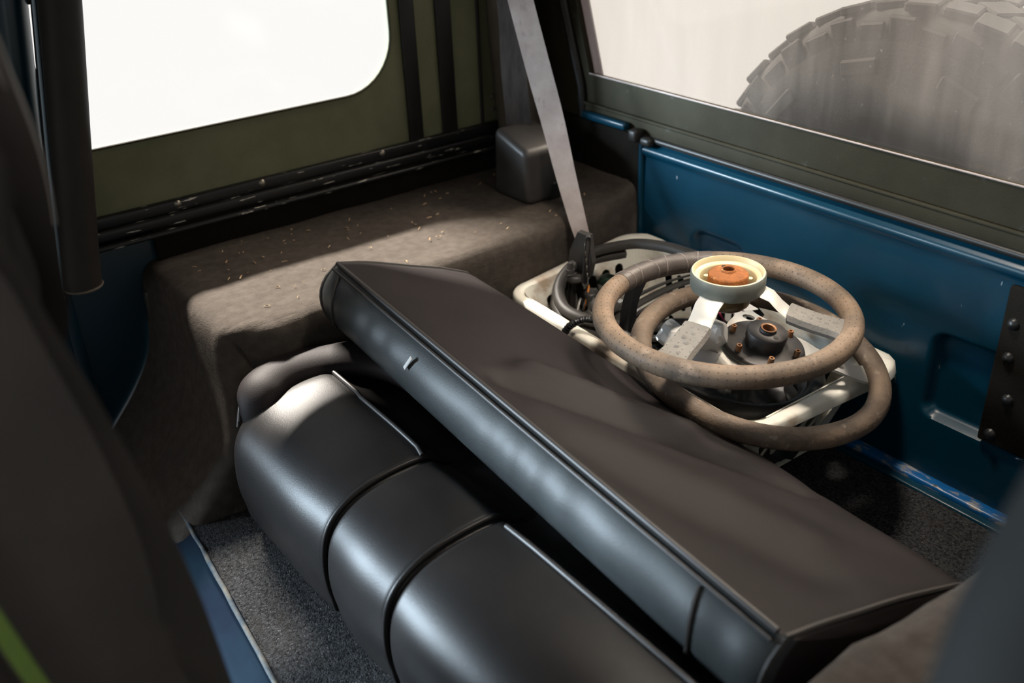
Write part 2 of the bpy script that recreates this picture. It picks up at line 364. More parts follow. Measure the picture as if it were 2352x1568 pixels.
for y, z in ((1.122, .42), (1.122, .395)):
    obj('snap', lathe([(0, .004), (.004, .0035), (.0055, 0)], 12, centre=(0, 0, 0)), 'steel', wl, local=True).matrix_local = Matrix.Translation(Vector((WX+.002, y, z))-wl.location) @ Matrix.Rotation(math.pi/2, 4, 'Y')
p1 = structure(obj('window_1', rbox(WX-.010, WX-.008, .27, .915, .47, .745, 0), 'side_pane', smooth=False))
# black rail below the window
rail = structure(obj('trim_1', join(rbox(WX-.004, WX+.022, .285, 1.16, .335, .352, .003), rbox(WX-.002, WX+.012, .285, 1.16, .352, .372, .003)), 'rail'))
for y in (.47, .62, .86):
    obj('screw', lathe([(0, .003), (.004, .002), (.006, 0)], 12), 'steel', rail, local=True).matrix_local = Matrix.Translation(Vector((WX+.012, y, .365))-rail.location) @ Matrix.Rotation(math.pi/2, 4, 'Y')
obj('lower_lip', rbox(WX-.004, WX+.030, .285, 1.14, .322, .330, .003), 'rail', rail)
# blue body side below the rail, forward of the arch
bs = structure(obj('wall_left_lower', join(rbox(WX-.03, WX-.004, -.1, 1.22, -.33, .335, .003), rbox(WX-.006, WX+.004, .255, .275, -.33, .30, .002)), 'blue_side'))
clip = tag(obj('grommet_cover', rbox(-1.600, -1.578, .383, .412, .16, .235, .01, 4), 'plastic_dark'), 'small rounded black plastic clip at the front of the arch', 'clip')
# front post: padded round cover with seal strip and door frame beyond
post = structure(obj('trim_2', tube(catmull([(-1.545, .287, .287), (-1.545, .291, .32), (-1.546, .320, .5), (-1.552, .364, .75), (-1.56, .42, 1.1)], 6), .028, 20), 'tan_cover'))
M['post'] = mat('post_cover', (.022, .019, .016), (.030, .026, .022), 14, .6, spec=.3); post.data.materials[0] = M['post']
obj('end_rim', tube([Vector((-1.545+.028*math.cos(a), .287+.028*math.sin(a), .288)) for a in [2*math.pi*k/24 for k in range(24)]], .0025, 6, closed=True), 'tan_cover', post)
obj('seal_strip', tube(catmull([(-1.560, .262, .275), (-1.562, .267, .32), (-1.566, .297, .5), (-1.572, .34, .75), (-1.58, .395, 1.1)], 8), .012, 10), 'black_trim', post)
obj('seal_highlight_bead', tube(catmull([(-1.551, .254, .272), (-1.553, .265, .34), (-1.557, .289, .5), (-1.563, .330, .75), (-1.57, .385, 1.1)], 8), .0028, 8), 'seal_highlight', post)
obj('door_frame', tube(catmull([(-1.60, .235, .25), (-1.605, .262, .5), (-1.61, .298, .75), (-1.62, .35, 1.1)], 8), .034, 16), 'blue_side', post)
# door wall forward on the left, roof, far walls: dark shell around the cabin
M['shell'] = mat('dark_shell', (.018, .018, .016), rough=.8, spec=.2)
structure(obj('wall_left_door', plate([(-1.3, -.33), (.235, -.33), (.235, 1.12), (-1.3, 1.12)], [rrect(-1.25, -.28, -.2, 1.05, .05)], wallmap(WX-.04), .03), 'shell', smooth=False))
structure(obj('ceiling', rbox(-1.66, .08, -1.3, 1.26, 1.12, 1.15, .004), 'shell'))
structure(obj('wall_front', plate([(-1.66, -.33), (.08, -.33), (.08, 1.15), (-1.66, 1.15)], [rrect(-1.55, -.03, .45, 1.05, .06)], lambda u, v, s: Vector((u, -1.33+s, v)), .03), 'shell', smooth=False))
structure(obj('wall_right', plate([(-1.3, -.33), (1.24, -.33), (1.24, 1.12), (-1.3, 1.12)], [rrect(-.5, .36, .36, 1.08, .05), rrect(.6, 1.05, .52, .98, .09)], wallmap(.03), .03), 'olive_dark', smooth=False))

# rear corner panel, window band and clouded rear window
def rearmap(y): return lambda u, v, s: Vector((u, y+s, v))
wr = structure(obj('wall_rear', plate([(-1.61, .385), (.05, .385), (.05, 1.12), (-1.61, 1.12)],
     [[(-1.424, .476), (-.12, .476), (-.15, 1.04), (-1.60, 1.04)][::-1]], rearmap(GY+.004), .012), 'olive_dark', smooth=False))
obj('corner_board', rbox(-1.60, GX0-.004, GY-.008, GY+.004, .26, .392, .003), 'board', wr)
obj('frame_welt', tube([(-1.437, GY+.0, .395), (-1.443, GY+.0, .45), (-1.478, GY+.0, .55), (-1.62+.0, GY+.0, .98)], .009, 8), 'black_trim', wr)
bb = [(-1.45+.1385*k, GY-.002-.002*(k % 2)*0, .4215-.0006*k) for k in range(11)]
obj('band_welt', tube(bb, .0035, 8), 'olive_dark', wr)
obj('band_fold', rbox(-1.43, .0, GY-.004, GY+.006, .392, .419, .003), 'olive_dark', wr)
obj('band_seal', tube([(-1.30+.13*k, GY-.004, .391) for k in range(11)], .006, 10), 'black_trim', wr)
obj('pane_bead', tube([(-1.424, GY+.003, .477), (-.12, GY+.003, .477)], .0015, 6), 'web', wr)
p2 = structure(obj('window_2', rbox(-1.62, -.08, GY+.014, GY+.0155, .45, 1.06, 0), 'rear_pane', smooth=False))
obj('grey_edge_strip', plate([(-1.424, .470), (-1.398, .470), (-1.575, 1.05), (-1.60, 1.05)], [], rearmap(GY+.0165), .0008), 'edge_film', p2, smooth=False)  # grey translucent strip along the pane's left edge
# blue rail stub at the rear corner with the gate catch
cr = structure(obj('trim_3', rbox(-1.42, -1.30, GY-.022, GY-.006, .398, .412, .004), 'blue'))
obj('catch', join(rbox(-1.283, -1.262, GY-.03, GY-.006, .385, .408, .005), rbox(-1.262, -1.235, GY-.022, GY-.004, .380, .397, .006)), 'black_trim', cr)
# tan rear post cover behind the belt
pc = structure(obj('trim_4', tube(catmull([(-1.56, 1.158, .362), (-1.562, 1.154, .42), (-1.57, 1.142, .7), (-1.575, 1.138, 1.1)], 6), .042, 20), 'tan_cover'))
structure(obj('wall_left_patch', rbox(-1.597, -1.590, 1.10, 1.16, .30, .36, .002), 'blue'))
bpy.data.objects['wall_left_patch'].name = 'trim_5'

# ================================================================== TAILGATE
tg = thing('tailgate', (-.79, GY, 0), 'blue painted steel tailgate with pressed recesses and black latch plate', 'tailgate')
def sdr(x, z, cx, cz, hx, hz, r):
    qx = abs(x-cx)-hx+r; qz = abs(z-cz)-hz+r
    return math.hypot(max(qx, 0), max(qz, 0))+min(max(qx, qz), 0)-r
def gate_f(u, v):
    x = GX0+u*(GX1-GX0); z = .005+v*.383
    y = GY-.006
    y += .018*smooth(.002, -.010, sdr(x, z, -.575, .175, .085, .070, .022))
    y += .012*smooth(.004, -.012, sdr(x, z, -1.075, .20, .060, .058, .025))
    y -= .006*smooth(.358, .366, z)*(1-smooth(.372, .380, z))       # rolled top bead
    y += .010*smooth(.376, .388, z)
    return Vector((x, y, z))
obj('panel', grid(240, 120, gate_f), 'blue', tg)
obj('hem', tube([(GX0, GY-.008, .01+.037*k) for k in range(11)], .006, 8), 'blue', tg)
lp = obj('latch_plate', rbox(-.566, -.40, GY-.014, GY-.004, .112, .352, .004), 'plastic_dark', tg)
lp.data.materials[0] = M['board']
for x, z in ((-.55, .30), (-.547, .25), (-.535, .19), (-.548, .128)):
    b_ = obj('bolt', lathe([(0, .006), (.005, .0055), (.008, .002), (.009, 0)], 12), 'rubber_black', lp, local=True)
    b_.matrix_local = Matrix.Translation(Vector((x, GY-.014, z))-tg.location-lp.location) @ Matrix.Rotation(math.pi/2, 4, 'X')
sill = structure(obj('trim_6', join(rbox(GX0, GX1, GY-.026, GY-.004, -.01, .010, .004, 3)), 'blue_worn'))
obj('sill_flange', rbox(GX0, GX1, GY-.043, GY-.026, -.012, .004, .003), 'blue', sill)

# ================================================================== SPARE TIRE OUTSIDE
tc_ = Vector((-.85, 1.43, .295))
tr = thing('spare_tire', tc_, 'big black off-road spare tire seen through the clouded rear window', 'tire')
prof = [(.19, -.085), (.215, -.098), (.26, -.105), (.30, -.103), (.325, -.094), (.345, -.080), (.354, -.055), (.356, 0), (.354, .055), (.345, .080), (.325, .094), (.30, .103), (.26, .105), (.215, .098), (.19, .085)]
obj('carcass', lathe(prof, 96, axis='Y'), 'tire', tr, local=True)
obj('wheel_disc', lathe([(0, -.03), (.06, -.03), (.08, -.045), (.15, -.045), (.175, -.07), (.192, -.085), (.196, -.078), (.17, .0), (0, .0)], 64, axis='Y'), 'olive_dark', tr, local=True)
blk = rbox(-.024, .024, -.028, .028, -.006, .0075, .003, 1)
def bev(mesh, nm, ang, r, h, twist, first={}):
    q = Matrix.Rotation(-ang, 4, 'Y') @ Matrix.Translation((0, h, r)) @ Matrix.Rotation(twist, 4, 'Z')
    if nm not in first: first[nm] = obj(nm, mesh, 'tire', tr, local=True, smooth=False); o = first[nm]
    else: o = share(first[nm], tr)
    o.matrix_local = q
side_blk = rbox(-.023, .023, -.003, .0045, -.026, .020, .004, 1)
bar = rbox(-.034, .034, -.004, .005, -.013, .013, .004, 1)
for k in range(40):
    a = 2*math.pi*k/40
    bev(blk, 'tread_block', a, .352, -.058+(.010 if k % 2 else 0), .3)
    bev(blk, 'tread_block', a+.08, .353, .002, -.35)
    bev(blk, 'tread_block', a, .352, .06, .3)
    bev(side_blk, 'shoulder_lug', a+.02, (.322-(.010 if k % 2 else 0)), -.098, 0)
    if k % 4 == 1: bev(bar, 'sidewall_lug', a+.09, .268, -.106, 0)

# ================================================================== REAR BENCH SEAT (folded)
seat = thing('rear_bench_seat', (-.8, .58, 0), 'black vinyl rear bench seat folded flat, its backrest lying on the cushion', 'bench seat')
# --- cushion
ctrl = [(.70, .185), (.60, .188), (.545, .190), (.525, .200), (.508, .210), (.47, .211), (.43, .206), (.397, .195), (.372, .176), (.358, .148), (.353, .105), (.358, .06), (.372, .022), (.44, .012), (.60, .012), (.72, .012), (.735, .05), (.735, .14)]
sec = [Vector((p.x, p.y)) for p in catmull([(a, b, 0) for a, b in ctrl], 5, True)]
cen = Vector((.54, .11))
def loft_x(xs, sec_f, cen_f, r):
    """loft a (y,z) section along x with rounded ends"""
    V, F = [], []; x0, x1 = xs[0], xs[-1]; n = None
    for x in xs:
        d = min(x-x0, x1-x); ins = 0 if d >= r else r-math.sqrt(max(r*r-(r-d)**2, 0))
        S = sec_f(x); c = cen_f(x); n = len(S)
        for p in S:
            v = p-c; l = v.length; V.append(Vector((x, c.x+v.x*(l-ins*min(1, l/.09))/l, c.y+v.y*(l-ins*min(1, l/.09))/l)))
    for i in range(len(xs)-1):
        for k in range(n): F.append((i*n+k, i*n+(k+1) % n, (i+1)*n+(k+1) % n, (i+1)*n+k))
    for base, xx in ((0, xs[0]), ((len(xs)-1)*n, xs[-1])):
        S = [V[base+k] for k in range(n)]; c = sum(S, Vector())/n; prev = base
        for sgn, f in ((.6, .6), (.9, .25)):
            nb = len(V)
            for k in range(n):
                q = c.lerp(S[k], f); q.x += (-1 if base == 0 else 1)*.006*sgn; V.append(q)
            for k in range(n): F.append((prev+k, prev+(k+1) % n, nb+(k+1) % n, nb+k))
            prev = nb
        F.append(tuple(range(prev, prev+n)))
    return V, F
SEAM = (-.908, -.758)
def cush_sec(x):
    out = []
    dz = .006*math.cos((x+.83)*6)*0-.012*(x+1.19)/.85
    for p in sec:
        v = p-cen; l = v.length; front = smooth(.62, .50, p.x)
        g = sum(bell(x-s, .0055) for s in SEAM)
        puff = .006*(1-min(1, sum(bell(x-s, .05) for s in SEAM)))
        d = front*(-.009*g+puff)+.002*noise.noise(Vector((x*7, p.x*9, p.y*9)))
        q = cen+v*((l+d)/l); out.append(Vector((q.x, q.y+dz*smooth(.05, .2, p.y))))
    return out
xs = [-1.195+.845*k/60 for k in range(61)]
for s in SEAM: xs += [s+dx for dx in (-.016, -.011, -.008, -.0055, -.003, 0, .003, .0055, .008, .011, .016)]
xs += [-1.195+d for d in (.002, .005, .01, .018)]+[-.35-d for d in (.002, .005, .01, .018)]; xs = sorted(set(xs))
cu = obj('cushion', loft_x(xs, cush_sec, lambda x: cen, .035), 'vinyl', seat)
for s in SEAM:                                              # cross piping beside each seam
    S = cush_sec(s-.006)
    idx = [k for k in range(len(S)) if S[k].x < .56 and S[k].y > .03]
    k0 = min(idx, key=lambda k: -S[k].x if S[k].y > .15 else 9)
    pts = [Vector((s-.006, S[k].x, S[k].y)) for k in idx]
    pts = sorted(pts, key=lambda p: math.atan2(p.z-.1, p.y-.54) % (2*math.pi))
    obj('piping', tube(catmull(pts, 2), .0042, 8), 'vinyl', cu)
for xa, xb in ((-1.165, -.915), (-.735, -.36)):             # welts between front roll and insert
    wp = []
    for k in range(15):
        x = xa+(xb-xa)*k/14; S = cush_sec(x); q = min((p for p in S if p.y > .15), key=lambda p: abs(p.x-(.514-.012*(x+1.165)/.8))); wp.append((x, q.x, q.y+.0025))
    obj('welt', tube(wp, .0034, 8), 'piping', cu)
# raised end bolster wrapped round the cushion's far end
roll = catmull([(-1.166, .386, .172), (-1.176, .397, .196), (-1.190, .412, .209), (-1.203, .436, .214), (-1.210, .470, .215), (-1.199, .520, .215), (-1.168, .572, .215), (-1.10, .605, .214), (-1.0, .612, .213)], 6)
obj('end_bolster', tube(roll, lambda t: .027*(.35+.65*math.sin(min(1, t*3.2)*math.pi/2)), 16, prof=[(1.3*math.cos(2*math.pi*k/16), .80*math.sin(2*math.pi*k/16)) for k in range(16)]), 'vinyl_back', seat)
obj('piping', tube([p+Vector((-.022, -.012, .006)) for p in roll[:30]], .0032, 8), 'piping', seat)
obj('piping', tube([p+Vector((-.025, -.014, -.004)) for p in roll[:30]], .0028, 8), 'piping', seat)
obj('hinge_base', rbox(-1.17, -.38, .46, .72, .0, .02, .004), 'black_trim', seat)
# --- folded backrest: sloping slab, front edge high
BX0, BX1 = -1.238, -.386
def b_front(x): t = (x+1.21)/.81; return Vector((.574-.010*t, .345-.074*t))
def b_back(x):
    t = (x+1.21)/.81; y = .826+.078*t
    f = b_front(x); return Vector((y, f.y-(y-f.x)*.375))
def fold(x, s):
    """soft creases in the backing sheet; s runs 0 (front) to 1 (back)"""
    d = 0
    for (xa, sa, xb, sb, amp, wd) in ((-.89, .10, -.86, .42, .0, .01), (-.895, .30, -.72, .70, .014, .017), (-.875, .12, -.58, .85, -.011, .016), (-.80, .10, -.50, .55, .006, .028), (-.70, .05, -.45, .35, -.006, .028), (-.62, .5, -.45, .95, .003, .03)):
        px, ps = x-xa, (s-sa)*.3; vx, vs = xb-xa, (sb-sa)*.3; L2 = vx*vx+vs*vs; t = (px*vx+ps*vs)/L2
        tc2 = min(max(t, 0), 1); dist = math.hypot(px-vx*tc2, ps-vs*tc2); d += amp*bell(dist, wd)*smooth(-.1, .15, t+.1)
    d += .003*noise.noise(Vector((x*5, s*3, 0)))
    return d
TH = .086
def back_sec(x):
    f, b = b_front(x), b_back(x); t = (b-f).normalized(); n = Vector((-t.y, t.x))
    if n.y < 0: n = -n
    L = (b-f).length; pts = []
    for k in range(0, 25):                                   # top sheet, front to back
        s = k/24; p = f+t*(L*s)+n*(fold(x, s)*smooth(0, .12, s)*smooth(1, .9, s)+.006*math.sin(math.pi*s)-.014*smooth(.90, 1, s)); pts.append(p)
    e = f+t*(L+.006)-n*.03; pts.append(e); e2 = f+t*(L-.005)-n*.05; pts.append(e2)
    pts.append(f+t*(L*.6)-n*(TH*.88)); pts.append(f+t*.05-n*TH)
    for k in range(0, 9):                                    # rounded front bolster face, bottom to top
        a = k/8; bul = .020*math.sin(math.pi*a)**.8; w_ = .0012*math.sin(x*90+3*math.sin(x*17))*math.sin(math.pi*a)
        pts.append(f+t*(.004*(1-a)-bul+w_)-n*(TH*(1-a)+.0))
    return pts
xs = sorted(set([BX0+(BX1-BX0)*k/90 for k in range(91)]+[BX0+d for d in (.001, .003, .006)]+[BX1-d for d in (.001, .003, .006)]))
bk = obj('backrest', loft_x(xs, back_sec, lambda x: (b_front(x)+b_back(x))/2+Vector((-.01, -.04)), .016), 'vinyl_back', seat)
bk.data.materials.append(M['vinyl_side'])
nsec = len(back_sec(-.8))
for poly in bk.data.polygons:                                # front bolster face in the smoother vinyl
    ks = [i % nsec for i in poly.vertices]
    if max(poly.vertices) < len(xs)*nsec and (min(ks) >= 28 or (0 in ks and max(ks) == nsec-1)): poly.material_index = 1
def bline(x, dy=0, dz=0): f = b_front(x); return Vector((x, f.x+dy, f.y+dz))
ln = [bline(BX0+.012+(BX1-BX0-.024)*k/60, -.002, .002) for k in range(61)]
lnb = [bline(BX0+.012+(BX1-BX0-.024)*k/60, -.010, -.004) for k in range(61)]
endp = lambda x, sg: [Vector((x+sg*.010, p.x, p.y)) for p in []]
obj('piping', tube(ln, .0036, 8), 'piping', bk); obj('piping', tube(lnb, .0024, 8), 'piping', bk)
for xx in (-1.205, -.483):                                   # seams at the bolster ends
    S = back_sec(xx); seam = [Vector((xx+.010*math.sin(math.pi*k/8), S[28+k].x-.0012, S[28+k].y)) for k in range(9)]
    obj('end_seam', tube(catmull(seam, 2), .0024, 6), 'piping', bk)
for xe, sg in ((BX1, 1), (BX0, -1)):                         # one welt round each end panel: along the top edge, then down the front
    S = back_sec(xe-sg*.006); c = (b_front(xe)+b_back(xe))/2+Vector((-.01, -.04)); loop = [S[k] for k in range(24, -1, -1)]+[S[36-k] for k in range(1, 8)]
    pts = []
    for p in loop:
        v = p-c; l = v.length; q = c+v*((l-.0030*min(1, l/.09))/l); pts.append(Vector((xe-sg*.005, q.x, q.y)))
    obj('end_piping', tube(pts, .0030, 6), 'piping', bk)
obj('scuff', rbox(-.003, .003, -.0008, .0008, -.012, .010, .0006, 1, Matrix.Translation((-.985, .5395, .300)) @ Matrix.Rotation(-.35, 4, 'X') @ Matrix.Rotation(.5, 4, 'Y')), 'paper', bk)

# ================================================================== LAUNDRY BASKET
BK = dict(x0=-1.238, x1=-.720, y0=.898, y1=1.186, z1=.183)
bask = thing('laundry_basket', (-.97, 1.05, 0), 'white plastic laundry basket full of car parts beside the blue tailgate', 'basket')
def ring(t, n=8):
    """wall outline at height fraction t: rounded rectangle points with outward normals"""
    k = 1-t; x0, x1, y0, y1 = BK['x0']+.070*k, BK['x1']-.066*k, BK['y0']+.028*k, BK['y1']-.020*k; r = .036-.006*k
    pts = []
    for cx, cy, a in ((x1-r, y1-r, 0), (x0+r, y1-r, 90), (x0+r, y0+r, 180), (x1-r, y0+r, 270)):
        for i in range(n+1):
            th = math.radians(a+90*i/n); pts.append((Vector((cx+r*math.cos(th), cy+r*math.sin(th), .006+t*(BK['z1']-.006+.014*smooth(-.78, -1.2, cx+r*math.cos(th))+.020*smooth(1.02, 1.17, cy+r*math.sin(th))*smooth(-.85, -1.1, cx+r*math.cos(th))))), Vector((math.cos(th), math.sin(th), 0))))
    return pts
NC = 8; parts = []
def quad(i, j):                                              # flat wall between ring points i and j
    a0, b0 = ring(0)[i][0], ring(0)[j][0]; a1, b1 = ring(1)[i][0], ring(1)[j][0]
    L = ((b1-a1).length+(b0-a0).length)/2; H = (a1-a0).length
    nv = (b0-a0).cross(a1-a0).normalized()
    return L, H, lambda u, v, s: (a0.lerp(b0, u/L)).lerp(a1.lerp(b1, u/L), v/H)-nv*s
rg = ring(0); m1 = NC+1
walls = {'back': (NC, m1), 'left': (m1+NC, 2*m1), 'front': (2*m1+NC, 3*m1), 'right': (3*m1+NC, 0)}
for nm, (i, j) in walls.items():
    L, H, mp = quad(i, j); holes = []
    if nm == 'right':                                        # diamond lattice
        wd, ht, g = .034, .086, .0034
        nx = int((L-.01)/wd)
        x_off = (L-nx*wd)/2
        for row in range(-1, 6):
            for c in range(nx*1+1):
                cx = x_off+wd*(c+(.5 if row % 2 == 0 else 0)); cy = .020+row*ht/2
                if cx-wd/2 < .002 or cx+wd/2 > L-.002: continue
                dm = [(0, -ht/2+g*2), (wd/2-g, 0), (0, ht/2-g*2), (-wd/2+g, 0)]
                lo_, hi_ = .020-cy, H-.022-cy
                # clip the diamond to the panel's border
                pl = []
                for k in range(4):
                    (ax, ay), (bx_, by) = dm[k], dm[(k+1) % 4]
                    for s in range(6): pl.append((ax+(bx_-ax)*s/6, ay+(by-ay)*s/6))
                def clip(pl, lim, keep_above):
                    o2 = []
                    for k in range(len(pl)):
                        p, q = pl[k], pl[(k+1) % len(pl)]; ip = (p[1] >= lim) == keep_above or p[1] == lim; iq = (q[1] >= lim) == keep_above or q[1] == lim
                        if ip: o2.append(p)
                        if ip != iq: t = (lim-p[1])/(q[1]-p[1]); o2.append((p[0]+(q[0]-p[0])*t, lim))
                    return o2
                pl = clip(pl, lo_, True)
                if len(pl) >= 3: pl = clip(pl, hi_, False)
                if len(pl) >= 3 and max(p[1] for p in pl)-min(p[1] for p in pl) > .012: holes.append([(cx+a, cy+b) for a, b in pl])
    else:
        n = int((L-.006)/.0298); x_off = (L-n*.0298)/2+.0149
        for c in range(n):
            holes.append(stadium(x_off+c*.0298, H-.060, .0185, .058)); holes.append(stadium(x_off+c*.0298, H-.134, .0185, .058))
    parts.append(plate([(0, 0), (L, 0), (L, H), (0, H)], holes, mp, .0022))
for c in range(4):                                           # rounded solid corners
    V, F = [], []; steps = 6
    for s in range(steps+1):
        rr = ring(s/steps)
        for i in range(NC+1): V.append(rr[c*m1+i][0])
        for i in range(NC+1): V.append(rr[c*m1+i][0]-rr[c*m1+i][1]*.0022)
    w_ = 2*m1
    for s in range(steps):
        for i in range(NC):
            F.append((s*w_+i, s*w_+i+1, (s+1)*w_+i+1, (s+1)*w_+i)); F.append((s*w_+m1+i, s*w_+m1+i+1, (s+1)*w_+m1+i+1, (s+1)*w_+m1+i))
    parts.append((V, F))
rb = [p for p, n in ring(0)]; V = rb+[p+Vector((0, 0, .003)) for p in rb]; nb = len(rb)
parts.append((V, [tuple(range(nb)), tuple(range(nb, 2*nb))]))
obj('body', join(*parts), 'white', bask, smooth=False)
rr = ring(1); V, F = [], []
pr = [(-.0022, -.012), (-.0015, -.003), (.002, .0015), (.006, .003), (.015, .0015), (.018, .0), (.0195, -.003), (.021, -.015), (.0195, -.015), (.018, -.004), (.014, -.001), (.004, -.003), (0, -.012)]
xc, yc = (BK['x0']+BK['x1'])/2, BK['y1']
for p, n in rr:
    wide = 1+.9*bell(p.x-BK['x1'], .06)*bell(p.y-BK['y1'], .06)+.7*bell(p.x-BK['x0'], .09)*bell(p.y-BK['y1'], .06)
    lift = 0
    lim = 1 if n.y < .3 else min(1, (GY-.010-p.y)/(.021*n.y*wide))
    for o_, u_ in pr: V.append(p+n*(o_*wide*(lim if o_ > .003 else 1))+Vector((0, 0, u_+lift)))
k = len(pr)
for i in range(len(rr)):
    j = (i+1) % len(rr)
    for q in range(k): F.append((i*k+q, i*k+(q+1) % k, j*k+(q+1) % k, j*k+q))
obj('rim', (V, F), 'white', bask)

# ================================================================== STEERING WHEELS
def wheel_rot(n):
    return Vector((0, 0, 1)).rotation_difference(Vector(n).normalized())
def circ(r, z=0, n=96, a0=0, a1=2*math.pi, wob=0):
    return [Vector(((r+wob*math.sin(a*5))*math.cos(a), (r+wob*math.sin(a*5))*math.sin(a), z)) for a in [a0+(a1-a0)*k/n for k in range(n if a1-a0 > 6.28 else n+1)]]
def rad_pt(ang, r, z, side=0):
    a = math.radians(ang); d = Vector((math.cos(a), math.sin(a), 0)); s = Vector((-math.sin(a), math.cos(a), 0)); return d*r+s*side+Vector((0, 0, z))
def strip_radial(ang, stations, th):
    """flat bar running outwards: stations = (radius, height, width)"""
    V, F, UV = [], [], []
    for r, z, wd in stations:
        for sx, dz in ((-.5, 0), (-.42, th/2), (.42, th/2), (.5, 0), (.42, -th/2), (-.42, -th/2)):
            V.append(rad_pt(ang, r, z+dz, sx*wd)); UV.append((r, sx*wd))
    n = len(stations)
    for i in range(n-1):
        for k in range(6): F.append((i*6+k, i*6+(k+1) % 6, i*6+6+(k+1) % 6, i*6+6+k))
    F += [tuple(range(6)), tuple(range((n-1)*6, n*6))]; return V, F, UV
RW = .168
# upper wheel: dished, lying face down with the hub ring up
UW = thing('steering_wheel', (-.8185, .9490, .2990), 'brown perforated leather steering wheel with cream hub ring and rusty boss, uppermost', 'steering wheel', wheel_rot((.016, -.0125, 1)), 'old steering wheels in the basket')
obj('rim', tube(circ(RW), .0152, 18, closed=True), 'leather', UW, local=True)
tp = obj('rim_tape', tube(circ(RW, n=36, a0=math.radians(140), a1=math.radians(196)), .0158, 18), 'tape', UW, local=True)
for k in range(6):
    a = math.radians(147+k*9); c = Vector((RW*math.cos(a), RW*math.sin(a), 0)); d = Vector((math.cos(a), math.sin(a), 0)); tl = .12*(1 if k % 2 else -.6)
    pts = [c+(d*math.cos(t)+Vector((0, 0, 1))*math.sin(t))*.0160+Vector((-math.sin(a), math.cos(a), 0))*tl*.05*math.cos(t) for t in [2*math.pi*i/18 for i in range(18)]]
    obj('tape_edge', tube(pts, .0005, 5, closed=True), 'web', tp, local=True)
for ang in (-73, 29, 138):
    sp = obj('spoke', strip_radial(ang, [(.036, .042, .036), (.046, .042, .036), (.060, .037, .035), (.072, .025, .034), (.085, .0155, .034), (.12, .006, .034), (.158, .001, .034)], .004), 'silver', UW, local=True)
    obj('leather_cover', strip_radial(ang, [(.084, .0160, .036), (.086, .0158, .043), (.10, .0118, .0435), (.12, .0075, .0435), (.14, .0045, .044), (.150, .003, .047), (.160, .001, .056)], .013), 'spoke_cover', sp, local=True)
    for i in range(6):
        obj('pucker', lathe([(0, .0016), (.0022, .0012), (.0042, -.001)], 10, centre=rad_pt(ang, .092+i*.0105, .0200-i*.0019, .004*(1 if i % 2 else -1))), 'spoke_cover', sp, local=True)
hz = .040
hub = obj('hub_ring', lathe([(.0375, hz), (.0378, hz+.015), (.0388, hz+.0168), (.0445, hz+.0185), (.0462, hz+.0240), (.0472, hz+.0255), (.049, hz+.0250)], 64), 'cream', UW, local=True)
obj('ring_band', lathe([(.049, hz+.0250), (.0505, hz+.0225), (.0505, hz+.004), (.049, hz), (.036, hz-.001)], 64), 'ring_side', hub, local=True)
obj('hub_floor', lathe([(.0, hz+.001), (.037, hz+.001), (.037, hz-.004), (0, hz-.004)], 48), 'rubber_black', hub, local=True)
boss = obj('boss', lathe([(.0076, hz+.006), (.0076, hz+.0275), (.0084, hz+.0282), (.0096, hz+.0276), (.0105, hz+.0250), (.025, hz+.0225), (.0268, hz+.0210), (.0272, hz+.0195), (.0272, hz+.003), (.020, hz+.002)], 56), 'rust', UW, local=True)
obj('keyhole', lathe([(0, hz+.0250), (.003, hz+.0250), (.0034, hz+.022)], 12, centre=(-.014, .006, 0)), 'rubber_black', boss, local=True)
obj('lower_collar', lathe([(0, .012), (.020, .012), (.027, .014), (.031, .018), (.033, .024), (.034, hz-.002)], 48), 'collar', UW, local=True)
for a in (60, 200): obj('screw_post', lathe([(0, hz+.012), (.004, hz+.011), (.0045, hz)], 12, centre=(.031*math.cos(math.radians(a)), .031*math.sin(math.radians(a)), 0)), 'cream', hub, local=True)
# lower wheel: dirty rim, alloy spokes, black flange with studs
LW = thing('steering_wheel', (-.7875, .9916, .2236), 'dirty brown steering wheel with alloy spokes and black flange plate, lower one', 'steering wheel', wheel_rot((.188, .0324, 1)), 'old steering wheels in the basket')
RL = .168
obj('rim', tube(circ(RL, wob=.0008), .0156, 18, closed=True), 'leather_b', LW, local=True)
for ang in (-112, 48, 146):
    # flat alloy spoke with a waisted outline and two lightening holes
    hw = lambda r: .016+.026*bell(r-.045, .030)+.006*bell(r-.165, .02)
    rs = [.030+.132*k/18 for k in range(19)]
    outl = [(r, hw(r)) for r in rs]+[(r, -hw(r)) for r in reversed(rs)]
    holes = [[(.080+.011*math.cos(t), .009*math.sin(t)) for t in [2*math.pi*k/16 for k in range(16)]], [(.112+.007*math.cos(t), .006*math.sin(t)) for t in [2*math.pi*k/14 for k in range(14)]]]
    lift = lambda r: .020*smooth(.15, .06, r)
    obj('spoke', plate(outl, holes, lambda u, v, s, ang=ang: rad_pt(ang, u, lift(u)+s-.004, v), .004), 'silver', LW, local=True, smooth=False)
obj('alloy_centre', lathe([(0, .019), (.066, .019), (.068, .0175), (.068, .015), (.066, .0135), (0, .0135)], 56), 'silver', LW, local=True)
fl_ = obj('flange_plate', lathe([(0, .0285), (.054, .0285), (.057, .027), (.058, .024), (.0575, .0195), (0, .0195)], 64), 'black_steel', LW, local=True)
obj('plate_groove', lathe([(.0582, .0205), (.0592, .0215), (.0592, .0225), (.0582, .0235)], 64), 'ring_side', fl_, local=True)
bo = obj('boss', lathe([(.0085, .030), (.0085, .0525), (.0095, .0540), (.0112, .0540), (.0120, .0505), (.0272, .0500), (.0285, .0485), (.0285, .0375), (.0270, .0365), (.0270, .0285)], 56), 'black_steel', LW, local=True)
obj('bore_rim', lathe([(.0083, .040), (.0083, .0548), (.0098, .0554), (.0112, .0552)], 32), 'brass', bo, local=True)
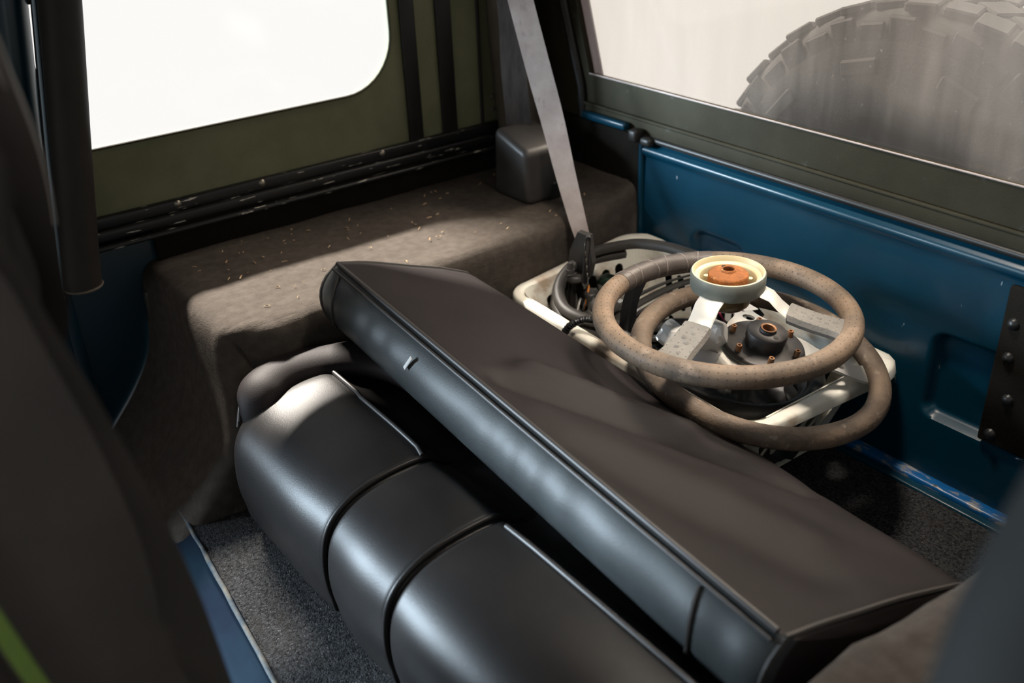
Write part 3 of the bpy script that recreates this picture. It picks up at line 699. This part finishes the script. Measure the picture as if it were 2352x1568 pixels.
obj('pin_hole', lathe([(0, .0510), (.0034, .0510), (.0036, .049)], 12, centre=(.018, -.0035, 0)), 'rubber_black', bo, local=True)
for k in range(6):
    a = math.radians(22+60*k); c = (.047*math.cos(a), .047*math.sin(a), 0)
    s = obj('stud', lathe([(0, .034), (.0018, .034), (.0022, .038), (.0038, .038), (.0042, .036), (.0042, .0285)], 14, centre=c), 'brass', LW, local=True)

# ================================================================== SEAT BELT
sb = thing('seat_belt', (-1.42, 1.08, .28), 'grey seat belt with black retractor cover on the wheel arch shelf', 'seat belt')
rc = obj('retractor_cover', rbox(-1.475, -1.365, 1.028, 1.125, .278, .392, .013, 5), 'plastic_dark', sb)
for v in rc.data.vertices:                                   # slanting top: higher at the wall side
    w_ = v.co+sb.location
    t = smooth(.31, .392, w_.z); v.co.z += t*.014*(-(w_.x+1.42)/.055); v.co.x += .006*t*(1 if w_.x < -1.42 else -1)
obj('cover_slot', lathe([(0, .0015), (.012, .0015), (.0125, 0)], 24), 'rubber_black', sb, local=True).matrix_local = Matrix.Translation((-1.3645+1.42, 1.088-1.08, .008)) @ Matrix.Rotation(math.pi/2, 4, 'Y') @ Matrix.Scale(1.9, 4, (1, 0, 0))
pts = catmull([(-1.452, 1.077, .365), (-1.462, 1.082, .42), (-1.475, 1.085, .5), (-1.495, 1.095, .63), (-1.572, 1.112, .885)], 6)
obj('webbing', ribbon(pts, [Vector((.026, .038, .004))]*len(pts), [Vector((.8, -.6, .1))]*len(pts)), 'web_dark', sb, smooth=False)
ctr = [(-1.572, 1.105, .88), (-1.513, 1.096, .75), (-1.45, 1.087, .623), (-1.396, 1.081, .515), (-1.35, 1.075, .430), (-1.30, 1.06, .355), (-1.25, 1.045, .287), (-1.226, 1.040, .248), (-1.205, 1.03, .20)]
pts = catmull(ctr, 6); n = len(pts)
obj('webbing', ribbon(pts, [Vector((.022, .036, .012))*(1-.45*smooth(.35, .95, i/n)) for i in range(n)], [Vector((.75, -.6, .3))]*n), 'web', sb, smooth=False)

obj('anchor_loop', rbox(-1.598, -1.57, 1.085, 1.135, .872, .90, .004), 'black_steel', sb)
# ================================================================== THINGS IN THE BASKET
# rubber door seal coiled over the far corner
seal = thing('rubber_seal', (-1.1, 1.02, .19), 'coiled black rubber door seal looping over the far basket corner', 'rubber strip')
prof_s = [(1.0, -.55), (1.0, .45), (.55, .8), (-.4, .85), (-1, .3), (-1, -.6)]
lp_ = [(-.90, 1.125, .20), (-.989, 1.118, .258), (-1.06, 1.112, .266), (-1.112, 1.100, .264), (-1.156, 1.080, .257), (-1.203, 1.034, .238), (-1.206, .981, .216), (-1.177, .942, .200), (-1.126, .922, .192), (-1.061, .935, .192), (-1.02, .965, .192), (-.985, 1.01, .19), (-.95, 1.07, .185), (-.93, 1.12, .17)]
obj('strip', tube(catmull(lp_, 8), .0095, prof=prof_s), 'rubber', seal)
l2 = [(p[0]+.006*(1 if p[0] > -1.15 else -.2), p[1]-.004, p[2]-.016) for p in lp_[4:12]]
obj('strip', tube(catmull(l2, 8), .008, prof=prof_s), 'rubber', seal)
l3 = [(p[0]-.004, p[1]-.006, p[2]-.03) for p in lp_[5:11]]
obj('strip', tube(catmull(l3, 8), .007, prof=prof_s), 'rubber_black', seal)
hose = thing('black_hose', (-.86, 1.02, .05), 'thick black hose coiled inside the basket under the wheels', 'hose')
for k in range(4):
    z = .158-.018*k; pts = [Vector((-.885+(.150-.012*k)*math.cos(a), 1.035+(.105-.010*k)*math.sin(a), z+.006*math.sin(a*2+k))) for a in [2*math.pi*i/60 for i in range(60)]]
    obj('coil', tube(pts, .0135, 12, closed=True), 'rubber_black', hose)
# corrugated conduit over the near rim
cp = catmull([(-1.075, .862, .180), (-1.066, .876, .206), (-1.046, .893, .2185), (-1.015, .903, .2195), (-.975, .915, .212), (-.94, .94, .19)], 16)
cp2 = [p for p in cp]
tag(obj('corrugated_conduit', tube(cp2, lambda t: .0060+.0005*(1 if int(t*95) % 2 else -1), 10), 'rubber_black'), 'thin black corrugated conduit arching over the near basket rim', 'conduit')
# belt buckle stalk standing in the basket
bu = thing('buckle_stalk', (-1.2, 1.0, .14), 'black belt buckle stalk with hex bolt standing inside the coiled seal', 'buckle')
V0 = [(-1.222, .998, .212), (-1.172, 1.006, .212), (-1.166, 1.008, .24), (-1.177, 1.010, .285), (-1.200, 1.004, .287), (-1.216, 1.0, .25)]
obj('plate', (lambda A, B: (A+B, [tuple(range(6)), tuple(range(6, 12))]+[(i, (i+1) % 6, 6+(i+1) % 6, 6+i) for i in range(6)]))([Vector(p) for p in V0], [Vector(p)+Vector((-.004, .012, 0)) for p in V0]), 'plastic_dark', bu, smooth=False)
rl = obj('toothed_edge', rbox(-.0045, .0045, -.001, .001, -.048, .046, .0045, 3, Matrix.Translation((-1.172, 1.0, .246)) @ Matrix.Rotation(.12, 4, 'Y') @ Matrix.Rotation(.9, 4, 'Z')), 'black_steel', bu)
for k in range(5):
    obj('tooth_ring', tube([Vector((-1.173+.0025*math.cos(a)+.004*(2-k)*-.4+.002, .9985-.002*math.cos(a), .246+.013*(2-k)+.0045*math.sin(a))) for a in [2*math.pi*i/14 for i in range(14)]], .0008, 5, closed=True), 'steel', rl)
obj('base_disc', lathe([(0, .006), (.014, .006), (.0175, .003), (.0185, -.003), (.015, -.007)], 32, centre=(-1.196, .994, .209)), 'plastic_dark', bu)
nb_ = obj('bolt', lathe([(0, .020), (.0045, .020), (.005, .0185), (.005, .008), (.0085, .008), (.0085, .001), (.011, .0005), (.011, -.001)], 6, centre=(-1.198, .986, .217)), 'black_steel', bu, smooth=False)
for dx in (-.013, -.002, .009):
    obj('rib', tube([(-1.203+dx, .990, .205), (-1.206+dx, .99, .17), (-1.210+dx*.9, .992, .12), (-1.212+dx*.9, .995, .06)], .0055, 10), 'rubber', bu)
# loose small parts
def filler_f(u, v):  # filler sheet added to make the basket's inside dark
    x = -1.15+.40*u; y = .955+.205*v; e = min(u, 1-u, v, 1-v)
    return Vector((x, y, .05+.075*smooth(0, .16, e)+.020*noise.noise(Vector((x*22, y*22, 3)))+.010*noise.noise(Vector((x*60, y*60, 9)))))
tag(obj('dark_filler_sheet', grid(50, 30, filler_f), 'rubber_black'), 'crumpled black plastic sheet added to darken the basket under the parts', 'plastic sheet')
def blob(c, sx, sy, sz, seed, amp=.35, n=10, fac=2.2):
    bm = bmesh.new(); bmesh.ops.create_icosphere(bm, subdivisions=3, radius=1.0)
    for v in bm.verts:
        d = v.co.normalized(); q = 1+amp*noise.noise(d*fac+Vector((seed, 0, 0)))+amp*.5*abs(noise.noise(d*fac*2.3+Vector((0, seed, 0))))
        v.co = Vector((d.x*sx*q, d.y*sy*q, d.z*sz*q))+Vector(c)
    V = [v.co.copy() for v in bm.verts]; bm.verts.index_update(); F = [tuple(v.index for v in f.verts) for f in bm.faces]; bm.free(); return V, F
def crumple(c, sx, sy, sz, seed):
    V, F = blob(c, sx, sy, sz, seed, .55, fac=1.9); rnd = random.Random(seed); c = Vector(c)
    planes = [(Vector((rnd.gauss(0, 1), rnd.gauss(0, 1), rnd.gauss(0, 1))).normalized(), rnd.uniform(.45, .9)) for _ in range(26)]
    for v in V:
        d = v-c; q = Vector((d.x/sx, d.y/sy, d.z/sz))
        for nv, h in planes:
            e = q.dot(nv)-h
            if e > 0: q -= nv*e*.9
        d = Vector((q.x*sx, q.y*sy, q.z*sz)); v.x, v.y, v.z = c.x+d.x, c.y+d.y, c.z+d.z
    return V, F
tag(obj('plastic_bag', crumple((-.832, .944, .266), .033, .030, .034, 3), 'film_bag', smooth=False), 'crumpled clear plastic bag tucked against the black flange plate', 'plastic bag')
tag(obj('plastic_bag', crumple((-.955, .985, .20), .036, .034, .028, 8), 'film_bag', smooth=False), 'crumpled clear plastic bag behind the leather covered spoke', 'plastic bag')
tag(obj('plastic_wad', crumple((-.838, .885, .262), .010, .009, .009, 5), 'film_bag', smooth=False), 'tiny white plastic scrap below the leather covered spoke', 'plastic scrap')
tag(obj('grey_plate', rbox(-.022, .022, -.014, .014, -.0012, .0012, .001, 1, Matrix.Translation((-.815, .903, .250)) @ Matrix.Rotation(.35, 4, 'Z') @ Matrix.Rotation(.12, 4, 'X')), 'grey_plate', smooth=False), 'small grey sheet piece on the lower alloy spoke', 'metal plate')
tag(obj('grey_sheet', rbox(-.03, .03, -.022, .022, -.0012, .0012, .001, 1, Matrix.Translation((-1.105, 1.02, .178)) @ Matrix.Rotation(.6, 4, 'Z') @ Matrix.Rotation(.3, 4, 'Y')), 'grey_plate', smooth=False), 'light grey sheet showing inside the black seal loop', 'metal plate')
tag(obj('paper_label', rbox(-.034, .034, -.013, .013, -.0008, .0008, .0006, 1, Matrix.Translation((-.905, 1.075, .243)) @ Matrix.Rotation(-.15, 4, 'Z') @ Matrix.Rotation(-.12, 4, 'X')), 'paper', smooth=False), 'white paper label lying behind the black flange plate', 'paper')
tag(obj('green_connector', blob((-1.185, 1.068, .178), .030, .014, .012, 2, .4), 'green_part'), 'dark green connector lump by the basket slots', 'connector')
tag(obj('black_connector', join(blob((-1.185, 1.02, .165), .018, .016, .016, 6, .3), lathe([(0, .012), (.007, .012), (.010, .009), (.010, -.01)], 16, centre=(-1.17, 1.008, .172))), 'plastic_dark'), 'round black connector among the wires in the basket', 'connector')
tag(obj('grommet_boot', blob((-1.10, .985, .185), .040, .022, .016, 9, .15), 'rubber'), 'dark grey rubber boot beside the taped wheel rim', 'rubber boot')
tag(obj('beige_clip', rbox(-1.158, -1.144, 1.035, 1.047, .168, .184, .003), 'tan_cover'), 'small beige clip next to the black connector', 'clip')
def wire(nm, pts, r, m_, lab): return tag(obj(nm, tube(catmull(pts, 8), r, 8), m_), lab, 'wire')
wire('orange_wire', [(-1.180, .985, .12), (-1.172, .998, .168), (-1.180, 1.012, .190), (-1.195, 1.02, .178), (-1.20, 1.03, .15)], .0018, 'orange', 'thin orange wire looping beside the buckle stalk')
wire('white_wire', [(-1.178, .968, .11), (-1.175, .980, .150), (-1.188, 1.0, .168), (-1.20, 1.01, .15)], .0017, 'wire_w', 'thin white wire beside the buckle stalk')
wire('black_wire', [(-1.170, .972, .11), (-1.166, .985, .155), (-1.178, 1.004, .172), (-1.19, 1.02, .16)], .0018, 'rubber_black', 'thin black wire next to the white wire')
wire('pink_wire', [(-1.03, 1.12, .17), (-.985, 1.115, .195), (-.95, 1.10, .185), (-.90, 1.12, .15)], .002, 'pink', 'thin pink wire behind the cream hub ring')
wire('red_wire', [(-.72, 1.02, .22), (-.715, 1.05, .225), (-.72, 1.08, .22)], .002, 'pink', 'thin pink wire right of the black flange plate')
for k in range(3):
    a = [(-1.075+.020*k, .930+.010*k, .185), (-1.062+.020*k, .99, .212), (-1.052+.019*k, 1.07, .226), (-1.045+.018*k, 1.155, .222)]
    pts = catmull(a, 8)
    tag(obj('plastic_strip', ribbon(pts, [Vector((.019, -.003, .010-.006*(k == 1)))]*len(pts), [Vector((-.45, -.1, .9))]*len(pts), .003), 'rubber', smooth=False), ['glossy black plastic strip nearest the taped wheel rim', 'glossy black plastic strip in the middle of three', 'glossy black plastic strip nearest the tailgate'][k], 'plastic strip', 'black plastic strips in the basket')
for k, (x, y) in enumerate(((-.985, .922), (-.993, .945))):
    pts = [(x+.006*k, y+.01, .292), (x-.004, y, .25), (x-.002, y-.006, .20), (x+.012, y-.01, .15)]
    pts = catmull(pts, 6)
    tag(obj('hanging_film', ribbon(pts, [Vector((.012, .008, 0))]*len(pts), [Vector((.5, -.8, 0))]*len(pts), .0006), 'plastic_dark', smooth=False), ['dark plastic film hanging below the taped wheel rim', 'second dark plastic film behind the hanging one'][k], 'plastic film')

# ================================================================== FOREGROUND
fs = thing('front_seat', (-.78, .03, -.3), 'dark vinyl front seat blurred at the left edge', 'car seat')
def slab(outline, x0, x1, r, n=7):
    """cushion slab: (y,z) outline extruded along x with rounded edges"""
    P = [Vector(p) for p in outline]; c = sum(P, Vector((0, 0)))/len(P); rings = []
    for k in range(n): a = math.pi/2*k/(n-1); rings.append((x0+r*(1-math.sin(a)), r*(1-math.cos(math.pi/2-a))))
    rings += [(x1-(x-x0), i) for x, i in reversed(rings)]
    V, F = [], []; m_ = len(P)
    for x, ins in rings:
        for p in P: v = p-c; l = v.length; q = c+v*((l-ins)/l); V.append(Vector((x, q.x, q.y)))
    for i in range(len(rings)-1):
        for k in range(m_): F.append((i*m_+k, i*m_+(k+1) % m_, (i+1)*m_+(k+1) % m_, (i+1)*m_+k))
    F += [tuple(range(m_)), tuple(range((len(rings)-1)*m_, len(rings)*m_))]; return V, F
ol = [(p.x, p.y) for p in catmull([(.066, .745, 0), (.082, .68, 0), (.098, .61, 0), (.118, .50, 0), (.128, .40, 0), (.14, .2, 0), (.14, -.05, 0), (.06, -.12, 0), (-.03, -.05, 0), (-.02, .2, 0), (-.02, .45, 0), (-.02, .62, 0), (.0, .73, 0), (.035, .77, 0)], 5, True)]
obj('backrest', slab(ol, -.88, -.548, .03), 'seat_front', fs)
ol2 = [(p.x, p.y) for p in catmull([(.098, .845, 0), (.108, .80, 0), (.112, .75, 0), (.108, .70, 0), (.10, .64, 0), (.06, .60, 0), (.0, .62, 0), (-.02, .72, 0), (.0, .84, 0), (.05, .88, 0)], 5, True)]
hr = obj('shoulder_bolster', slab(ol2, -.88, -.628, .02), 'seat_front', fs)
obj('piping', tube([Vector((-.636, p[0]-.001, p[1])) for p in ol2[:15]], .004, 8), 'seat_piping', hr)
strap = tag(obj('lime_strap', ribbon([(-.544, -.006, .57), (-.544, .004, .52), (-.544, .012, .47), (-.543, .024, .405)], [Vector((0, .011, -.001))]*4, [Vector((1, 0, 0))]*4, .002), 'lime'), 'lime green strap on the seat side in the bottom left corner', 'strap')
br = tag(obj('padded_bar', tube(catmull([(-.03, .05, .40), (-.055, .155, .54), (-.078, .245, .655), (-.085, .29, .715), (-.075, .42, .88), (-.03, .60, 1.11)], 8), .034, 20), 'pad'), 'dark grey padded bar blurred at the right edge', 'padded bar')
# unseen lamp added under the roof, out of frame, to light the basket
dl = thing('added_basket_lamp', (-.80, .93, 1.12), 'small warm unseen lamp added under the roof to light the basket', 'lamp')
obj('housing', lathe([(0, 0), (.075, 0), (.085, -.006), (.085, -.018), (.07, -.020), (.07, -.006), (0, -.006)], 40), 'plastic_dark', dl, local=True)
M['lens'] = mat('added_lamp_lens', (.9, .85, .75), rough=.4); e_ = M['lens'].node_tree.nodes['Principled BSDF']; e_.inputs['Emission Color'].default_value = (1, .88, .72, 1); e_.inputs['Emission Strength'].default_value = 4
obj('lens', lathe([(0, -.022), (.045, -.020), (.068, -.010), (.07, -.006)], 40), 'lens', dl, local=True)
ll = bpy.data.lights.new('added_basket_light', 'AREA'); ll.shape = 'DISK'; ll.size = .14; ll.energy = 2.5; ll.spread = math.radians(88); ll.color = (1, .90, .78)
lo_ = bpy.data.objects.new('added_basket_light', ll); col.objects.link(lo_); lo_.location = (-.80, .93, 1.09)
# scattered straw and grit on the shelf: too small and many to count
V, F = [], []
for k in range(70):
    x = random.uniform(-1.56, -1.29); y = random.uniform(.45, 1.15); L = random.uniform(.002, .011); a = random.uniform(0, 3.14); n0 = len(V); w2 = random.uniform(.0005, .0011)
    dx, dy = math.cos(a)*L/2, math.sin(a)*L/2; px, py = -math.sin(a)*w2, math.cos(a)*w2; z = .2825
    V += [Vector((x-dx-px, y-dy-py, z)), Vector((x+dx-px, y+dy-py, z+.001)), Vector((x+dx+px, y+dy+py, z+.001)), Vector((x-dx+px, y-dy+py, z)), Vector((x, y, z+.0018))]
    F += [(n0, n0+1, n0+4), (n0+1, n0+2, n0+4), (n0+2, n0+3, n0+4), (n0+3, n0, n0+4), (n0+3, n0+2, n0+1, n0)]
st = tag(obj('straw_bits', (V, F), 'straw', smooth=False), 'scattered straw bits and grit on the carpeted shelf', 'debris'); st['kind'] = 'stuff'
